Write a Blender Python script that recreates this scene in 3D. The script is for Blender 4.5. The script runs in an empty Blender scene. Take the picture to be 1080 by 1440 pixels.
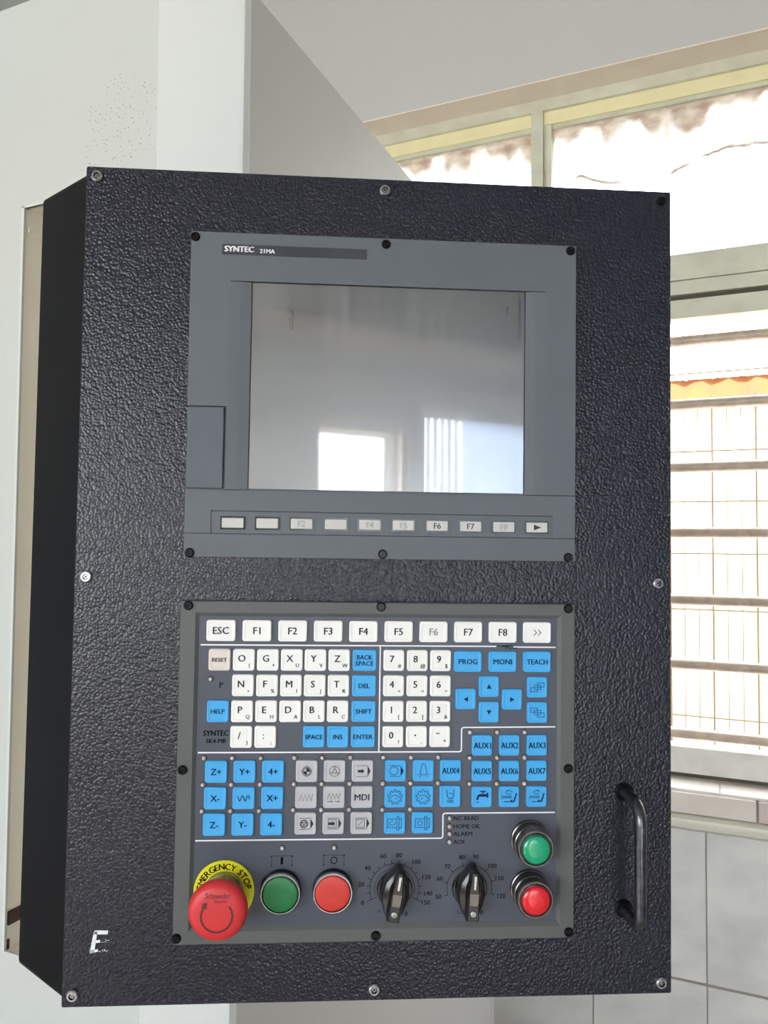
import bpy, math, random
from mathutils import Matrix, Vector

random.seed(7)
C = bpy.context.scene.collection
SC = bpy.context.scene
PI = math.pi

# ------------------------------------------------------------------ camera, sky, sun, exposure
cam_data = bpy.data.cameras.new('camera')
cam_data.sensor_fit = 'VERTICAL'
cam_data.sensor_height = 24.0
cam_data.lens = 24.0 * 1080.0 / 1440.0
cam_data.clip_start = 0.02
cam = bpy.data.objects.new('camera', cam_data)
C.objects.link(cam)
cam.matrix_world = Matrix(((0.9978977, -0.0103637, -0.0639753, -0.035303),
                           (-0.0643382, -0.0396149, -0.9971415, -0.591653),
                           (0.0077997, 0.9991613, -0.0401984, 1.529431),
                           (0, 0, 0, 1)))
SC.camera = cam

SC.view_settings.view_transform = 'Standard'
SC.view_settings.look = 'None'
SC.view_settings.exposure = 0.75
SC.view_settings.gamma = 1.0
SC.view_settings.use_curve_mapping = False
SC.cycles.use_denoising = True
SC.cycles.max_bounces = 12
SC.cycles.diffuse_bounces = 8
SC.cycles.glossy_bounces = 5
SC.cycles.sample_clamp_indirect = 12.0
SC.cycles.caustics_reflective = False
SC.cycles.caustics_refractive = False

world = bpy.data.worlds.new('overcast_sky')
SC.world = world
world.use_nodes = True
wn = world.node_tree
wn.nodes['Background'].inputs['Color'].default_value = (0.91, 0.96, 1.0, 1)
wn.nodes['Background'].inputs['Strength'].default_value = 6.5

sun = bpy.data.lights.new('sun', 'SUN')
sun.energy = 14.0
sun.angle = math.radians(1.5)
sun.color = (1.0, 0.95, 0.86)
sun_o = bpy.data.objects.new('sun', sun)
C.objects.link(sun_o)
sun_o.rotation_euler = (math.radians(48), 0, math.radians(-12))

# room directions: the room is turned 27.15 degrees about the vertical against the cabinet front
ROOM = Matrix.Rotation(math.radians(-27.152), 4, 'Z')


def portal(a, b, z, w, h, flip):
    l = bpy.data.lights.new('daylight_portal', 'AREA')
    l.shape = 'RECTANGLE'
    l.size, l.size_y = w, h
    l.cycles.is_portal = True
    o = bpy.data.objects.new('daylight_portal', l)
    C.objects.link(o)
    o.matrix_world = ROOM @ Matrix.Translation((a, b, z)) @ Matrix.Rotation(PI if flip else 0, 4, 'Z') @ Matrix.Rotation(-PI / 2, 4, 'X')


portal(0.15, 1.80, 1.88, 2.9, 1.95, True)
portal(2.9, -4.06, 1.2, 2.2, 2.4, False)
portal(-1.0, -4.06, 1.7, 3.0, 1.8, False)


# ------------------------------------------------------------------ materials
def lin(c):
    c /= 255.0
    return c / 12.92 if c <= 0.04045 else ((c + 0.055) / 1.055) ** 2.4


def rgb(r, g, b):
    return (lin(r), lin(g), lin(b), 1)


def mat(name, col, rough=0.5, metal=0.0, spec=0.5, var=0.0, var_scale=8.0, bump=None, coat=0.0, trans=0.0, var_col=None,
        rough_var=0.0, stretch=None):
    m = bpy.data.materials.new(name)
    m.use_nodes = True
    nt = m.node_tree
    p = nt.nodes['Principled BSDF']
    p.inputs['Base Color'].default_value = col
    p.inputs['Roughness'].default_value = rough
    p.inputs['Metallic'].default_value = metal
    p.inputs['Specular IOR Level'].default_value = spec
    p.inputs['Coat Weight'].default_value = coat
    p.inputs['Transmission Weight'].default_value = trans
    tc = nt.nodes.new('ShaderNodeTexCoord')
    src = tc.outputs['Object']
    if stretch:
        mp = nt.nodes.new('ShaderNodeMapping')
        mp.inputs['Scale'].default_value = stretch
        nt.links.new(src, mp.inputs['Vector'])
        src = mp.outputs['Vector']
    if var > 0:
        n = nt.nodes.new('ShaderNodeTexNoise')
        n.inputs['Scale'].default_value = var_scale
        n.inputs['Detail'].default_value = 5
        nt.links.new(src, n.inputs['Vector'])
        r = nt.nodes.new('ShaderNodeMapRange')
        r.inputs['From Min'].default_value = 0.35
        r.inputs['From Max'].default_value = 0.7
        r.inputs['To Max'].default_value = var
        nt.links.new(n.outputs['Fac'], r.inputs['Value'])
        mx = nt.nodes.new('ShaderNodeMix')
        mx.data_type = 'RGBA'
        mx.inputs[6].default_value = col
        mx.inputs[7].default_value = var_col or tuple(0.6 * x for x in col[:3]) + (1,)
        nt.links.new(r.outputs['Result'], mx.inputs[0])
        nt.links.new(mx.outputs[2], p.inputs['Base Color'])
        if rough_var:
            rr = nt.nodes.new('ShaderNodeMapRange')
            rr.inputs['From Min'].default_value = 0.3
            rr.inputs['From Max'].default_value = 0.7
            rr.inputs['To Min'].default_value = rough
            rr.inputs['To Max'].default_value = rough + rough_var
            nt.links.new(n.outputs['Fac'], rr.inputs['Value'])
            nt.links.new(rr.outputs['Result'], p.inputs['Roughness'])
    if bump:
        kind, scale, strength, dist = bump
        t = nt.nodes.new('ShaderNodeTexVoronoi' if kind == 'voronoi' else 'ShaderNodeTexNoise')
        t.inputs['Scale'].default_value = scale
        if kind == 'voronoi':
            t.feature = 'SMOOTH_F1'
            t.inputs['Smoothness'].default_value = 0.35
            out = t.outputs['Distance']
        else:
            t.inputs['Detail'].default_value = 2
            out = t.outputs['Fac']
        nt.links.new(tc.outputs['Object'], t.inputs['Vector'])
        b = nt.nodes.new('ShaderNodeBump')
        b.inputs['Strength'].default_value = strength
        b.invert = kind == 'voronoi'
        b.inputs['Distance'].default_value = dist
        nt.links.new(out, b.inputs['Height'])
        nt.links.new(b.outputs['Normal'], p.inputs['Normal'])
    return m


M = {}
M['leather'] = mat('black_leather_grain_powder_coat', rgb(26, 27, 40), 0.28, spec=0.45, bump=('voronoi', 500, 0.8, 0.0005),
                   var=0.5, var_scale=5, var_col=rgb(19, 20, 31))
M['black_paint'] = mat('smooth_black_paint', rgb(9, 10, 15), 0.38, spec=0.14, var=0.4, var_scale=14)
M['black_plastic'] = mat('black_plastic', rgb(14, 14, 17), 0.22, spec=0.6)
M['black_screw'] = mat('black_oxide_screw', rgb(16, 16, 19), 0.28, metal=0.6)
M['chrome'] = mat('zinc_plated_screw', rgb(190, 190, 195), 0.25, metal=1.0, var=0.4, var_scale=300)
M['bezel_chrome'] = mat('chrome_button_ring', rgb(190, 192, 196), 0.22, metal=1.0)
M['dark_chrome'] = mat('dark_chrome_ring', rgb(110, 106, 104), 0.24, metal=1.0, var=0.3, var_scale=120)
M['handle'] = mat('worn_black_steel_tube', rgb(96, 97, 104), 0.28, metal=0.9, var=0.7, var_scale=160, var_col=rgb(44, 44, 52))
M['face_grey'] = mat('grey_faceplate_paint', rgb(93, 98, 105), 0.5, spec=0.4, var=0.35, var_scale=9, var_col=rgb(82, 87, 92),
                     bump=('noise', 1400, 0.15, 0.0002))
M['slot_grey'] = mat('grey_card_cover_paint', rgb(88, 95, 103), 0.5, spec=0.4, var=0.3, var_scale=18)
M['frame_grey'] = mat('olive_grey_frame_paint', rgb(88, 91, 90), 0.5, spec=0.4, var=0.35, var_scale=12, var_col=rgb(74, 77, 77))
M['sheet'] = mat('slate_keypad_membrane', rgb(70, 75, 88), 0.38, spec=0.45, var=0.4, var_scale=14, var_col=rgb(58, 63, 76))
M['white_key'] = mat('white_key_plastic', rgb(234, 234, 232), 0.42, spec=0.4)
M['beige_key'] = mat('worn_reset_key_plastic', rgb(212, 203, 196), 0.45)
M['blue_key'] = mat('blue_key_plastic', rgb(64, 164, 226), 0.42, spec=0.4)
M['grey_key'] = mat('grey_key_plastic', rgb(182, 182, 187), 0.42, spec=0.4)
M['ink_grey'] = mat('grey_key_print', rgb(58, 58, 62), 0.7, spec=0.1)
M['ink_worn'] = mat('faded_key_print', rgb(150, 152, 150), 0.6)
M['ink_faint'] = mat('almost_worn_off_print', rgb(196, 198, 190), 0.6)
M['ink_navy'] = mat('navy_key_print', rgb(14, 48, 86), 0.7, spec=0.1)
M['ink_black'] = mat('black_panel_print', rgb(9, 10, 17), 0.7, spec=0.08)
M['ink_white'] = mat('white_panel_print', rgb(226, 228, 232), 0.55)
M['ink_red'] = mat('debossed_red_print', rgb(92, 20, 20), 0.5)
M['soft_key'] = mat('pale_soft_key_plastic', rgb(190, 192, 188), 0.45, var=0.3, var_scale=90, var_col=rgb(200, 188, 190))
M['strip_black'] = mat('dark_name_strip', rgb(48, 50, 58), 0.35, var=0.5, var_scale=30, var_col=rgb(70, 72, 78), stretch=(1, 1, 1))
M['led'] = mat('clear_lamp_dome', rgb(196, 190, 188), 0.14, metal=0.25, spec=0.9, coat=0.5)
M['led_dark'] = mat('dark_lamp_socket', rgb(25, 25, 28), 0.3)
M['green_cap'] = mat('dark_green_cap', rgb(18, 112, 58), 0.4, spec=0.5, var=0.3, var_scale=60)
M['red_cap'] = mat('flat_red_cap', rgb(204, 54, 46), 0.42, spec=0.5, var=0.25, var_scale=60)
M['green_lens'] = mat('jade_green_lens', rgb(10, 158, 112), 0.25, spec=0.6, coat=0.4)
M['red_lens'] = mat('bright_red_lens', rgb(222, 14, 34), 0.25, spec=0.6, coat=0.4)
M['lens_dark_g'] = mat('green_lens_rim', rgb(4, 62, 48), 0.25)
M['lens_dark_r'] = mat('red_lens_rim', rgb(96, 4, 14), 0.25)
M['estop_red'] = mat('emergency_red_plastic', rgb(202, 46, 50), 0.42, spec=0.45, var=0.25, var_scale=60, var_col=rgb(186, 50, 58))
M['yellow'] = mat('yellow_label_plastic', rgb(226, 222, 18), 0.45, var=0.4, var_scale=60, var_col=rgb(196, 188, 20))
M['neck'] = mat('grimy_steel_with_ring_reflection', rgb(176, 170, 104), 0.35, metal=0.5, var=0.6, var_scale=220, var_col=rgb(84, 82, 40))  # grimy steel, with the yellow ring's reflection put into its colour
M['machine'] = mat('machine_white_paint', rgb(192, 197, 194), 0.5, spec=0.4, var=0.3, var_scale=2.2, var_col=rgb(196, 190, 183),
                   bump=('noise', 160, 0.12, 0.0008))
M['column_paint'] = mat('column_white_paint', rgb(203, 206, 205), 0.45, spec=0.4, var=0.2, var_scale=4, var_col=rgb(204, 204, 200))
M['side_paint_shaded'] = mat('machine_paint_shaded_side', rgb(174, 172, 169), 0.5, spec=0.3, var=0.25, var_scale=2, var_col=rgb(170, 163, 159),  # same paint as the front, darkened for the shade on this side
                      bump=('noise', 140, 0.1, 0.0008))
M['recess'] = mat('stained_recess_paint', rgb(238, 235, 226), 0.5, var=0.6, var_scale=7, var_col=rgb(212, 203, 188), stretch=(2, 2, 0.5))
M['rust'] = mat('brown_rust_seal', rgb(66, 46, 36), 0.7, var=0.6, var_scale=60)
M['wall'] = mat('grey_white_wall_plaster', rgb(202, 202, 202), 0.85, spec=0.2, var=0.3, var_scale=1.6, var_col=rgb(194, 192, 189),
                bump=('noise', 14, 0.25, 0.004))
M['soffit'] = mat('cream_reveal_plaster', rgb(242, 232, 218), 0.85, spec=0.2, var=0.4, var_scale=9, var_col=rgb(228, 210, 198))
M['room'] = mat('room_wall_plaster', rgb(200, 202, 204), 0.85, spec=0.2, var=0.3, var_scale=1.5)
M['floor'] = mat('concrete_floor', rgb(150, 146, 140), 0.6, var=0.5, var_scale=3)
M['back_wall'] = mat('grey_brown_back_wall', rgb(150, 146, 139), 0.85, var=0.3, var_scale=2)
M['dark_band'] = mat('brown_grey_upper_wall', rgb(96, 90, 83), 0.8, var=0.3, var_scale=2)
M['pillar'] = mat('grey_green_pillar', rgb(140, 142, 136), 0.8)
M['beam'] = mat('pinkish_painted_beam', rgb(238, 212, 198), 0.7, var=0.3, var_scale=5)
M['frame'] = mat('green_grey_window_frame', rgb(214, 216, 198), 0.5, var=0.5, var_scale=16, var_col=rgb(190, 184, 172))
M['frame_cream'] = mat('cream_window_rail', rgb(244, 236, 190), 0.5, var=0.4, var_scale=14, var_col=rgb(226, 214, 180))
M['groove_and_edge_shade'] = mat('brown_groove_and_edge_shade', rgb(86, 80, 62), 0.6, var=0.5, var_scale=30)
M['frame_grey'] = M['frame_grey']
M['sill_metal'] = mat('grey_bottom_rail', rgb(214, 215, 209), 0.5, var=0.5, var_scale=20, var_col=rgb(186, 184, 184))
M['bar'] = mat('brown_grey_bar_paint', rgb(196, 178, 162), 0.35, metal=0.1, var=0.5, var_scale=40, var_col=rgb(146, 128, 114))
M['tile'] = mat('pale_marbled_wall_tile', rgb(224, 223, 219), 0.22, spec=0.5, var=0.7, var_scale=5.5, var_col=rgb(188, 186, 188), stretch=(1, 1, 1.6))
M['ledge_tile'] = mat('cream_ledge_tile', rgb(232, 226, 218), 0.25, spec=0.5, var=0.5, var_scale=9, var_col=rgb(206, 188, 182))
M['ledge_pink'] = mat('pinkish_ledge_tile', rgb(214, 196, 194), 0.25, spec=0.5, var=0.4, var_scale=9)
M['trim'] = mat('cream_tile_trim', rgb(216, 214, 200), 0.3, var=0.3, var_scale=6)
M['grout'] = mat('dark_tile_grout', rgb(150, 142, 136), 0.9)
M['shed_roof'] = mat('white_corrugated_sheet', rgb(226, 226, 222), 0.6, var=0.3, var_scale=6)
M['orange'] = mat('orange_eave_board', rgb(120, 70, 20), 0.7, var=0.8, var_scale=9, var_col=rgb(112, 56, 30))
M['shed_wall'] = mat('pale_shed_wall', rgb(204, 202, 180), 0.8, var=0.8, var_scale=5, var_col=rgb(184, 166, 146), stretch=(2, 2, 0.3))
M['wire'] = mat('weathered_tan_wire', rgb(112, 96, 66), 0.6, var=0.5, var_scale=20)
M['ground'] = mat('pale_yard_concrete', rgb(226, 222, 214), 0.9, var=0.4, var_scale=2)
M['frosted'] = mat('frosted_blue_sheet', rgb(200, 218, 246), 0.6, trans=0.8)
M['strip_curtain'] = mat('pale_blue_vinyl_strip', rgb(206, 218, 236), 0.3, trans=0.6)


def dirty_glass():
    m = bpy.data.materials.new('dirty_window_glass')
    m.use_nodes = True
    nt = m.node_tree
    nt.nodes.remove(nt.nodes['Principled BSDF'])
    out = nt.nodes['Material Output']
    tr = nt.nodes.new('ShaderNodeBsdfTransparent')
    tr.inputs['Color'].default_value = (0.95, 0.97, 0.96, 1)
    gl = nt.nodes.new('ShaderNodeBsdfGlossy')
    gl.inputs['Roughness'].default_value = 0.05
    fr = nt.nodes.new('ShaderNodeFresnel')
    fr.inputs['IOR'].default_value = 1.35
    m1 = nt.nodes.new('ShaderNodeMixShader')
    nt.links.new(fr.outputs[0], m1.inputs[0])
    nt.links.new(tr.outputs[0], m1.inputs[1])
    nt.links.new(gl.outputs[0], m1.inputs[2])
    df = nt.nodes.new('ShaderNodeBsdfDiffuse')
    dn = nt.nodes.new('ShaderNodeTexNoise')
    dn.inputs['Scale'].default_value = 11
    dn.inputs['Detail'].default_value = 6
    dr = nt.nodes.new('ShaderNodeMix')
    dr.data_type = 'RGBA'
    dr.inputs[6].default_value = rgb(196, 170, 152)
    dr.inputs[7].default_value = rgb(252, 240, 226)
    dm = nt.nodes.new('ShaderNodeMapRange')
    dm.inputs['From Min'].default_value = 0.38
    dm.inputs['From Max'].default_value = 0.6
    nt.links.new(dn.outputs['Fac'], dm.inputs['Value'])
    nt.links.new(dm.outputs[0], dr.inputs[0])
    nt.links.new(dr.outputs[2], df.inputs['Color'])
    m2 = nt.nodes.new('ShaderNodeMixShader')
    # grime: a ragged band under the head of the pane with runs, plus sparse streaks
    tc = nt.nodes.new('ShaderNodeTexCoord')
    sep = nt.nodes.new('ShaderNodeSeparateXYZ')
    nt.links.new(tc.outputs['Object'], sep.inputs[0])
    n1 = nt.nodes.new('ShaderNodeTexNoise')
    n1.inputs['Scale'].default_value = 7
    n1.inputs['Detail'].default_value = 6
    mp = nt.nodes.new('ShaderNodeMapping')
    mp.inputs['Scale'].default_value = (1.6, 1.6, 0.5)
    nt.links.new(tc.outputs['Object'], mp.inputs[0])
    nt.links.new(mp.outputs[0], n1.inputs['Vector'])
    add = nt.nodes.new('ShaderNodeMath')
    add.operation = 'MULTIPLY_ADD'          # noise*0.22 + z
    add.inputs[1].default_value = 0.30
    nt.links.new(n1.outputs['Fac'], add.inputs[0])
    nt.links.new(sep.outputs['Z'], add.inputs[2])
    r = nt.nodes.new('ShaderNodeMapRange')
    r.inputs['From Min'].default_value = 2.80
    r.inputs['From Max'].default_value = 2.925
    r.inputs['To Max'].default_value = 0.965
    nt.links.new(add.outputs[0], r.inputs['Value'])
    # thin crack-like streak
    n2 = nt.nodes.new('ShaderNodeTexNoise')
    n2.inputs['Scale'].default_value = 3.2
    n2.inputs['Detail'].default_value = 5
    nt.links.new(tc.outputs['Object'], n2.inputs['Vector'])
    ab = nt.nodes.new('ShaderNodeMath')
    ab.operation = 'MULTIPLY_ADD'           # |z + 0.25*noise - 2.72|
    ab.inputs[1].default_value = 0.22
    nt.links.new(n2.outputs['Fac'], ab.inputs[0])
    nt.links.new(sep.outputs['Z'], ab.inputs[2])
    sub = nt.nodes.new('ShaderNodeMath')
    sub.operation = 'SUBTRACT'
    sub.inputs[1].default_value = 2.742
    nt.links.new(ab.outputs[0], sub.inputs[0])
    av = nt.nodes.new('ShaderNodeMath')
    av.operation = 'ABSOLUTE'
    nt.links.new(sub.outputs[0], av.inputs[0])
    r2 = nt.nodes.new('ShaderNodeMapRange')
    r2.inputs['From Min'].default_value = 0.008
    r2.inputs['From Max'].default_value = 0.002
    r2.inputs['To Max'].default_value = 0.98
    nt.links.new(av.outputs[0], r2.inputs['Value'])
    n3 = nt.nodes.new('ShaderNodeTexNoise')
    n3.inputs['Scale'].default_value = 5
    nt.links.new(tc.outputs['Object'], n3.inputs['Vector'])
    r3 = nt.nodes.new('ShaderNodeMapRange')
    r3.inputs['From Min'].default_value = 0.42
    r3.inputs['From Max'].default_value = 0.5
    nt.links.new(n3.outputs['Fac'], r3.inputs['Value'])
    mu = nt.nodes.new('ShaderNodeMath')
    mu.operation = 'MULTIPLY'
    nt.links.new(r2.outputs[0], mu.inputs[0])
    nt.links.new(r3.outputs[0], mu.inputs[1])
    mxm = nt.nodes.new('ShaderNodeMath')
    mxm.operation = 'MAXIMUM'
    nt.links.new(r.outputs[0], mxm.inputs[0])
    nt.links.new(mu.outputs[0], mxm.inputs[1])
    nt.links.new(mxm.outputs[0], m2.inputs[0])
    nt.links.new(m1.outputs[0], m2.inputs[1])
    nt.links.new(df.outputs[0], m2.inputs[2])
    nt.links.new(m2.outputs[0], out.inputs['Surface'])
    return m


M['glass'] = dirty_glass()


def screen_glass():
    m = mat('smeared_screen_glass', rgb(54, 54, 53), 0.42, spec=0.75, coat=1.0)
    nt = m.node_tree
    p = nt.nodes['Principled BSDF']
    p.inputs['IOR'].default_value = 2.2
    p.inputs['Coat Roughness'].default_value = 0.035
    p.inputs['Coat IOR'].default_value = 2.2
    tc = nt.nodes.new('ShaderNodeTexCoord')
    vals = []
    for sc in ((60, 1, 2.2), (2.0, 1, 7)):       # wiping marks, upright and level
        mp = nt.nodes.new('ShaderNodeMapping')
        mp.inputs['Scale'].default_value = sc
        nt.links.new(tc.outputs['Object'], mp.inputs[0])
        n = nt.nodes.new('ShaderNodeTexNoise')
        n.inputs['Scale'].default_value = 3
        n.inputs['Detail'].default_value = 4
        nt.links.new(mp.outputs[0], n.inputs['Vector'])
        vals.append(n.outputs['Fac'])
    ad = nt.nodes.new('ShaderNodeMath')
    ad.operation = 'ADD'
    nt.links.new(vals[0], ad.inputs[0])
    nt.links.new(vals[1], ad.inputs[1])
    r = nt.nodes.new('ShaderNodeMapRange')
    r.inputs['From Min'].default_value = 0.7
    r.inputs['From Max'].default_value = 1.3
    r.inputs['To Min'].default_value = 0.26
    r.inputs['To Max'].default_value = 0.42
    nt.links.new(ad.outputs[0], r.inputs['Value'])
    nt.links.new(r.outputs[0], p.inputs['Roughness'])
    r2 = nt.nodes.new('ShaderNodeMapRange')
    r2.inputs['From Min'].default_value = 0.8
    r2.inputs['From Max'].default_value = 1.25
    r2.inputs['To Min'].default_value = 0.012
    r2.inputs['To Max'].default_value = 0.04
    nt.links.new(ad.outputs[0], r2.inputs['Value'])
    nt.links.new(r2.outputs[0], p.inputs['Coat Roughness'])
    return m


M['screen'] = screen_glass()


def speckled(base, centre, spread, name):
    """white paint with a patch of small dark chips round one place"""
    m = base.copy()
    m.name = name
    nt = m.node_tree
    p = nt.nodes['Principled BSDF']
    old = p.inputs['Base Color'].links[0].from_socket
    tc = nt.nodes.new('ShaderNodeTexCoord')
    v = nt.nodes.new('ShaderNodeTexVoronoi')
    v.inputs['Scale'].default_value = 230
    nt.links.new(tc.outputs['Object'], v.inputs['Vector'])
    lt = nt.nodes.new('ShaderNodeMath')
    lt.operation = 'LESS_THAN'
    lt.inputs[1].default_value = 0.17
    nt.links.new(v.outputs['Distance'], lt.inputs[0])
    mp = nt.nodes.new('ShaderNodeMapping')
    mp.vector_type = 'TEXTURE'
    mp.inputs['Location'].default_value = centre
    mp.inputs['Scale'].default_value = spread
    nt.links.new(tc.outputs['Object'], mp.inputs[0])
    ln = nt.nodes.new('ShaderNodeVectorMath')
    ln.operation = 'LENGTH'
    nt.links.new(mp.outputs[0], ln.inputs[0])
    n = nt.nodes.new('ShaderNodeTexNoise')
    n.inputs['Scale'].default_value = 40
    nt.links.new(tc.outputs['Object'], n.inputs['Vector'])
    ad = nt.nodes.new('ShaderNodeMath')
    ad.operation = 'MULTIPLY_ADD'
    ad.inputs[1].default_value = 1.6
    nt.links.new(n.outputs['Fac'], ad.inputs[0])
    nt.links.new(ln.outputs['Value'], ad.inputs[2])
    l2 = nt.nodes.new('ShaderNodeMath')
    l2.operation = 'LESS_THAN'
    l2.inputs[1].default_value = 1.55
    nt.links.new(ad.outputs[0], l2.inputs[0])
    mu = nt.nodes.new('ShaderNodeMath')
    mu.operation = 'MULTIPLY'
    nt.links.new(lt.outputs[0], mu.inputs[0])
    nt.links.new(l2.outputs[0], mu.inputs[1])
    mx = nt.nodes.new('ShaderNodeMix')
    mx.data_type = 'RGBA'
    nt.links.new(mu.outputs[0], mx.inputs[0])
    nt.links.new(old, mx.inputs[6])
    mx.inputs[7].default_value = rgb(112, 112, 100)
    nt.links.new(mx.outputs[2], p.inputs['Base Color'])
    return m


M['machine_chipped'] = speckled(M['machine'], (-0.425, 0.165, 2.03), (0.075, 0.2, 0.085), 'machine_white_paint_chipped')


# ------------------------------------------------------------------ mesh builder
class MB:
    def __init__(self):
        self.v, self.f, self.mi = [], [], []

    def add(self, verts, faces, mi=0):
        o = len(self.v)
        self.v += [tuple(p) for p in verts]
        self.f += [tuple(i + o for i in q) for q in faces]
        self.mi += [mi] * len(faces)

    def box(self, x0, x1, y0, y1, z0, z1, mi=0):
        x0, x1 = min(x0, x1), max(x0, x1)
        y0, y1 = min(y0, y1), max(y0, y1)
        z0, z1 = min(z0, z1), max(z0, z1)
        self.add([(x0, y0, z0), (x1, y0, z0), (x1, y1, z0), (x0, y1, z0), (x0, y0, z1), (x1, y0, z1), (x1, y1, z1), (x0, y1, z1)],
                 [(3, 2, 1, 0), (4, 5, 6, 7), (0, 1, 5, 4), (1, 2, 6, 5), (2, 3, 7, 6), (3, 0, 4, 7)], mi)
        return self

    def stack(self, rings, mi=0, cap0=True, cap1=True, mi_cap=None):
        """bridge a list of equal-length rings of points"""
        n = len(rings[0])
        vs = [p for r in rings for p in r]
        fs = []
        for k in range(len(rings) - 1):
            for i in range(n):
                j = (i + 1) % n
                fs.append((k * n + i, k * n + j, (k + 1) * n + j, (k + 1) * n + i))
        self.add(vs, fs, mi)
        if cap0:
            self.add(rings[0], [tuple(range(n))[::-1]], mi)
        if cap1:
            self.add(rings[-1], [tuple(range(n))], mi if mi_cap is None else mi_cap)
        return self

    def prism(self, layers, mi=0, cap0=False, cap1=True, mi_cap=None):
        """layers: list of (outline [(x, z)], y), from the back (large y) to the front"""
        return self.stack([[(x, y, z) for x, z in o] for o, y in layers], mi, cap0, cap1, mi_cap)

    def lathe(self, prof, n=48, cx=0, cz=0, mi=0, cap=True, fn=None):
        """prof: (radius, y) from back to front, about the Y axis through (cx, cz)"""
        rings = [[(cx + r * math.cos(2 * PI * i / n), y, cz + r * math.sin(2 * PI * i / n)) for i in range(n)] for r, y in prof]
        return self.stack(rings, mi, False, cap)

    def tube(self, pts, r, n=12, mi=0, caps=True):
        pts = [Vector(p) for p in pts]
        rings = []
        up = None
        for i, p in enumerate(pts):
            d = (pts[min(i + 1, len(pts) - 1)] - pts[max(i - 1, 0)]).normalized()
            if up is None:
                up = d.orthogonal().normalized()
            up = (up - d * up.dot(d)).normalized()
            s = d.cross(up)
            rings.append([p + r * (math.cos(2 * PI * k / n) * up + math.sin(2 * PI * k / n) * s) for k in range(n)])
        return self.stack(rings, mi, caps, caps)

    def poly(self, pts, y, mi=0):
        """flat printed polygon facing the viewer (-Y); pts (x, z) counter-clockwise as seen"""
        self.add([(x, y, z) for x, z in pts], [tuple(range(len(pts)))], mi)
        return self

    def stroke(self, pts, w, y, closed=False, mi=0):
        n = len(pts)
        P = [Vector(p) for p in pts]
        L, R_ = [], []
        for i in range(n):
            a = P[(i - 1) % n] if (closed or i > 0) else None
            b = P[(i + 1) % n] if (closed or i < n - 1) else None
            d1 = (P[i] - a).normalized() if a is not None else None
            d2 = (b - P[i]).normalized() if b is not None else None
            d = ((d1 or d2) + (d2 or d1))
            d = d.normalized() if d.length > 1e-6 else (d1 or d2)
            nrm = Vector((-d.y, d.x))
            ref = d1 or d2
            k = 1.0 / max(0.5, nrm.dot(Vector((-ref.y, ref.x))))
            L.append(P[i] + nrm * (w / 2 * k))
            R_.append(P[i] - nrm * (w / 2 * k))
        vs = [(p.x, y, p.y) for p in L] + [(p.x, y, p.y) for p in R_]
        fs = []
        for i in range(n if closed else n - 1):
            j = (i + 1) % n
            fs.append((n + i, n + j, j, i))
        self.add(vs, fs, mi)
        return self

    def text(self, s, cx, cz, cap, y, width=None, bold=0.0, mi=0, align='C', rot=0.0, fn=None, strike=0.03):
        if strike:                      # struck twice with a small shift: heavier letters
            k = cap * strike
            self.text(s, cx - k, cz, cap, y, width, bold, mi, align, rot, fn, 0)
            cx, cz = cx + k, cz + k * .5
        vs, fs, w = glyphs(s, 0.0)
        sx = cap
        if width and w * cap > width:
            sx = width / w
        ox = {'C': -w / 2, 'L': 0, 'R': -w}[align]
        ca, sa = math.cos(rot), math.sin(rot)
        out = []
        for x, z in vs:
            X, Z = (x + ox) * sx, (z - 0.5) * cap
            X, Z = cx + X * ca - Z * sa, cz + X * sa + Z * ca
            out.append((X, fn(X, Z) if fn else y, Z))
        self.add(out, fs, mi)
        return self

    def mesh(self, name, mats, scale=0.001, smooth=False, recalc=False):
        me = bpy.data.meshes.new(name)
        me.from_pydata([tuple(c * scale for c in p) for p in self.v], [], self.f)
        for m in (mats if isinstance(mats, (list, tuple)) else [mats]):
            me.materials.append(m)
        me.polygons.foreach_set('material_index', self.mi)
        if recalc:
            import bmesh
            bm = bmesh.new()
            bm.from_mesh(me)
            bmesh.ops.remove_doubles(bm, verts=bm.verts, dist=1e-6)
            bmesh.ops.recalc_face_normals(bm, faces=bm.faces)
            bm.to_mesh(me)
            bm.free()
        if smooth:
            me.polygons.foreach_set('use_smooth', [True] * len(me.polygons))
            me.set_sharp_from_angle(angle=0.6)
        me.update()
        return me


_GL = {}


def glyphs(s, bold=0.0):
    """letters as flat outlines, cap height 1, starting at x = 0"""
    key = (s, bold)
    if key not in _GL:
        c = bpy.data.curves.new('lettering', 'FONT')
        c.body = s
        c.resolution_u = 2
        c.offset = bold
        o = bpy.data.objects.new('lettering', c)
        m = o.to_mesh()
        vs = [(v.co.x, v.co.y) for v in m.vertices]
        fs = [tuple(p.vertices) for p in m.polygons]
        o.to_mesh_clear()
        bpy.data.objects.remove(o)
        bpy.data.curves.remove(c)
        x0 = min(v[0] for v in vs)
        k = 1 / 0.686
        vs = [((x - x0) * k, z * k) for x, z in vs]
        _GL[key] = (vs, fs, max(v[0] for v in vs))
    return _GL[key]


def rrect(w, h, r, cx=0, cz=0, seg=3):
    pts = []
    for sx, sz, a0 in ((1, -1, -PI / 2), (1, 1, 0), (-1, 1, PI / 2), (-1, -1, PI)):
        for k in range(seg + 1):
            a = a0 + PI / 2 * k / seg
            pts.append((cx + sx * (w / 2 - r) + r * math.cos(a), cz + sz * (h / 2 - r) + r * math.sin(a)))
    return pts


def arc(cx, cz, r, a0, a1, n=24):
    return [(cx + r * math.cos(math.radians(a0 + (a1 - a0) * i / n)), cz + r * math.sin(math.radians(a0 + (a1 - a0) * i / n))) for i in range(n + 1)]


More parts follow.
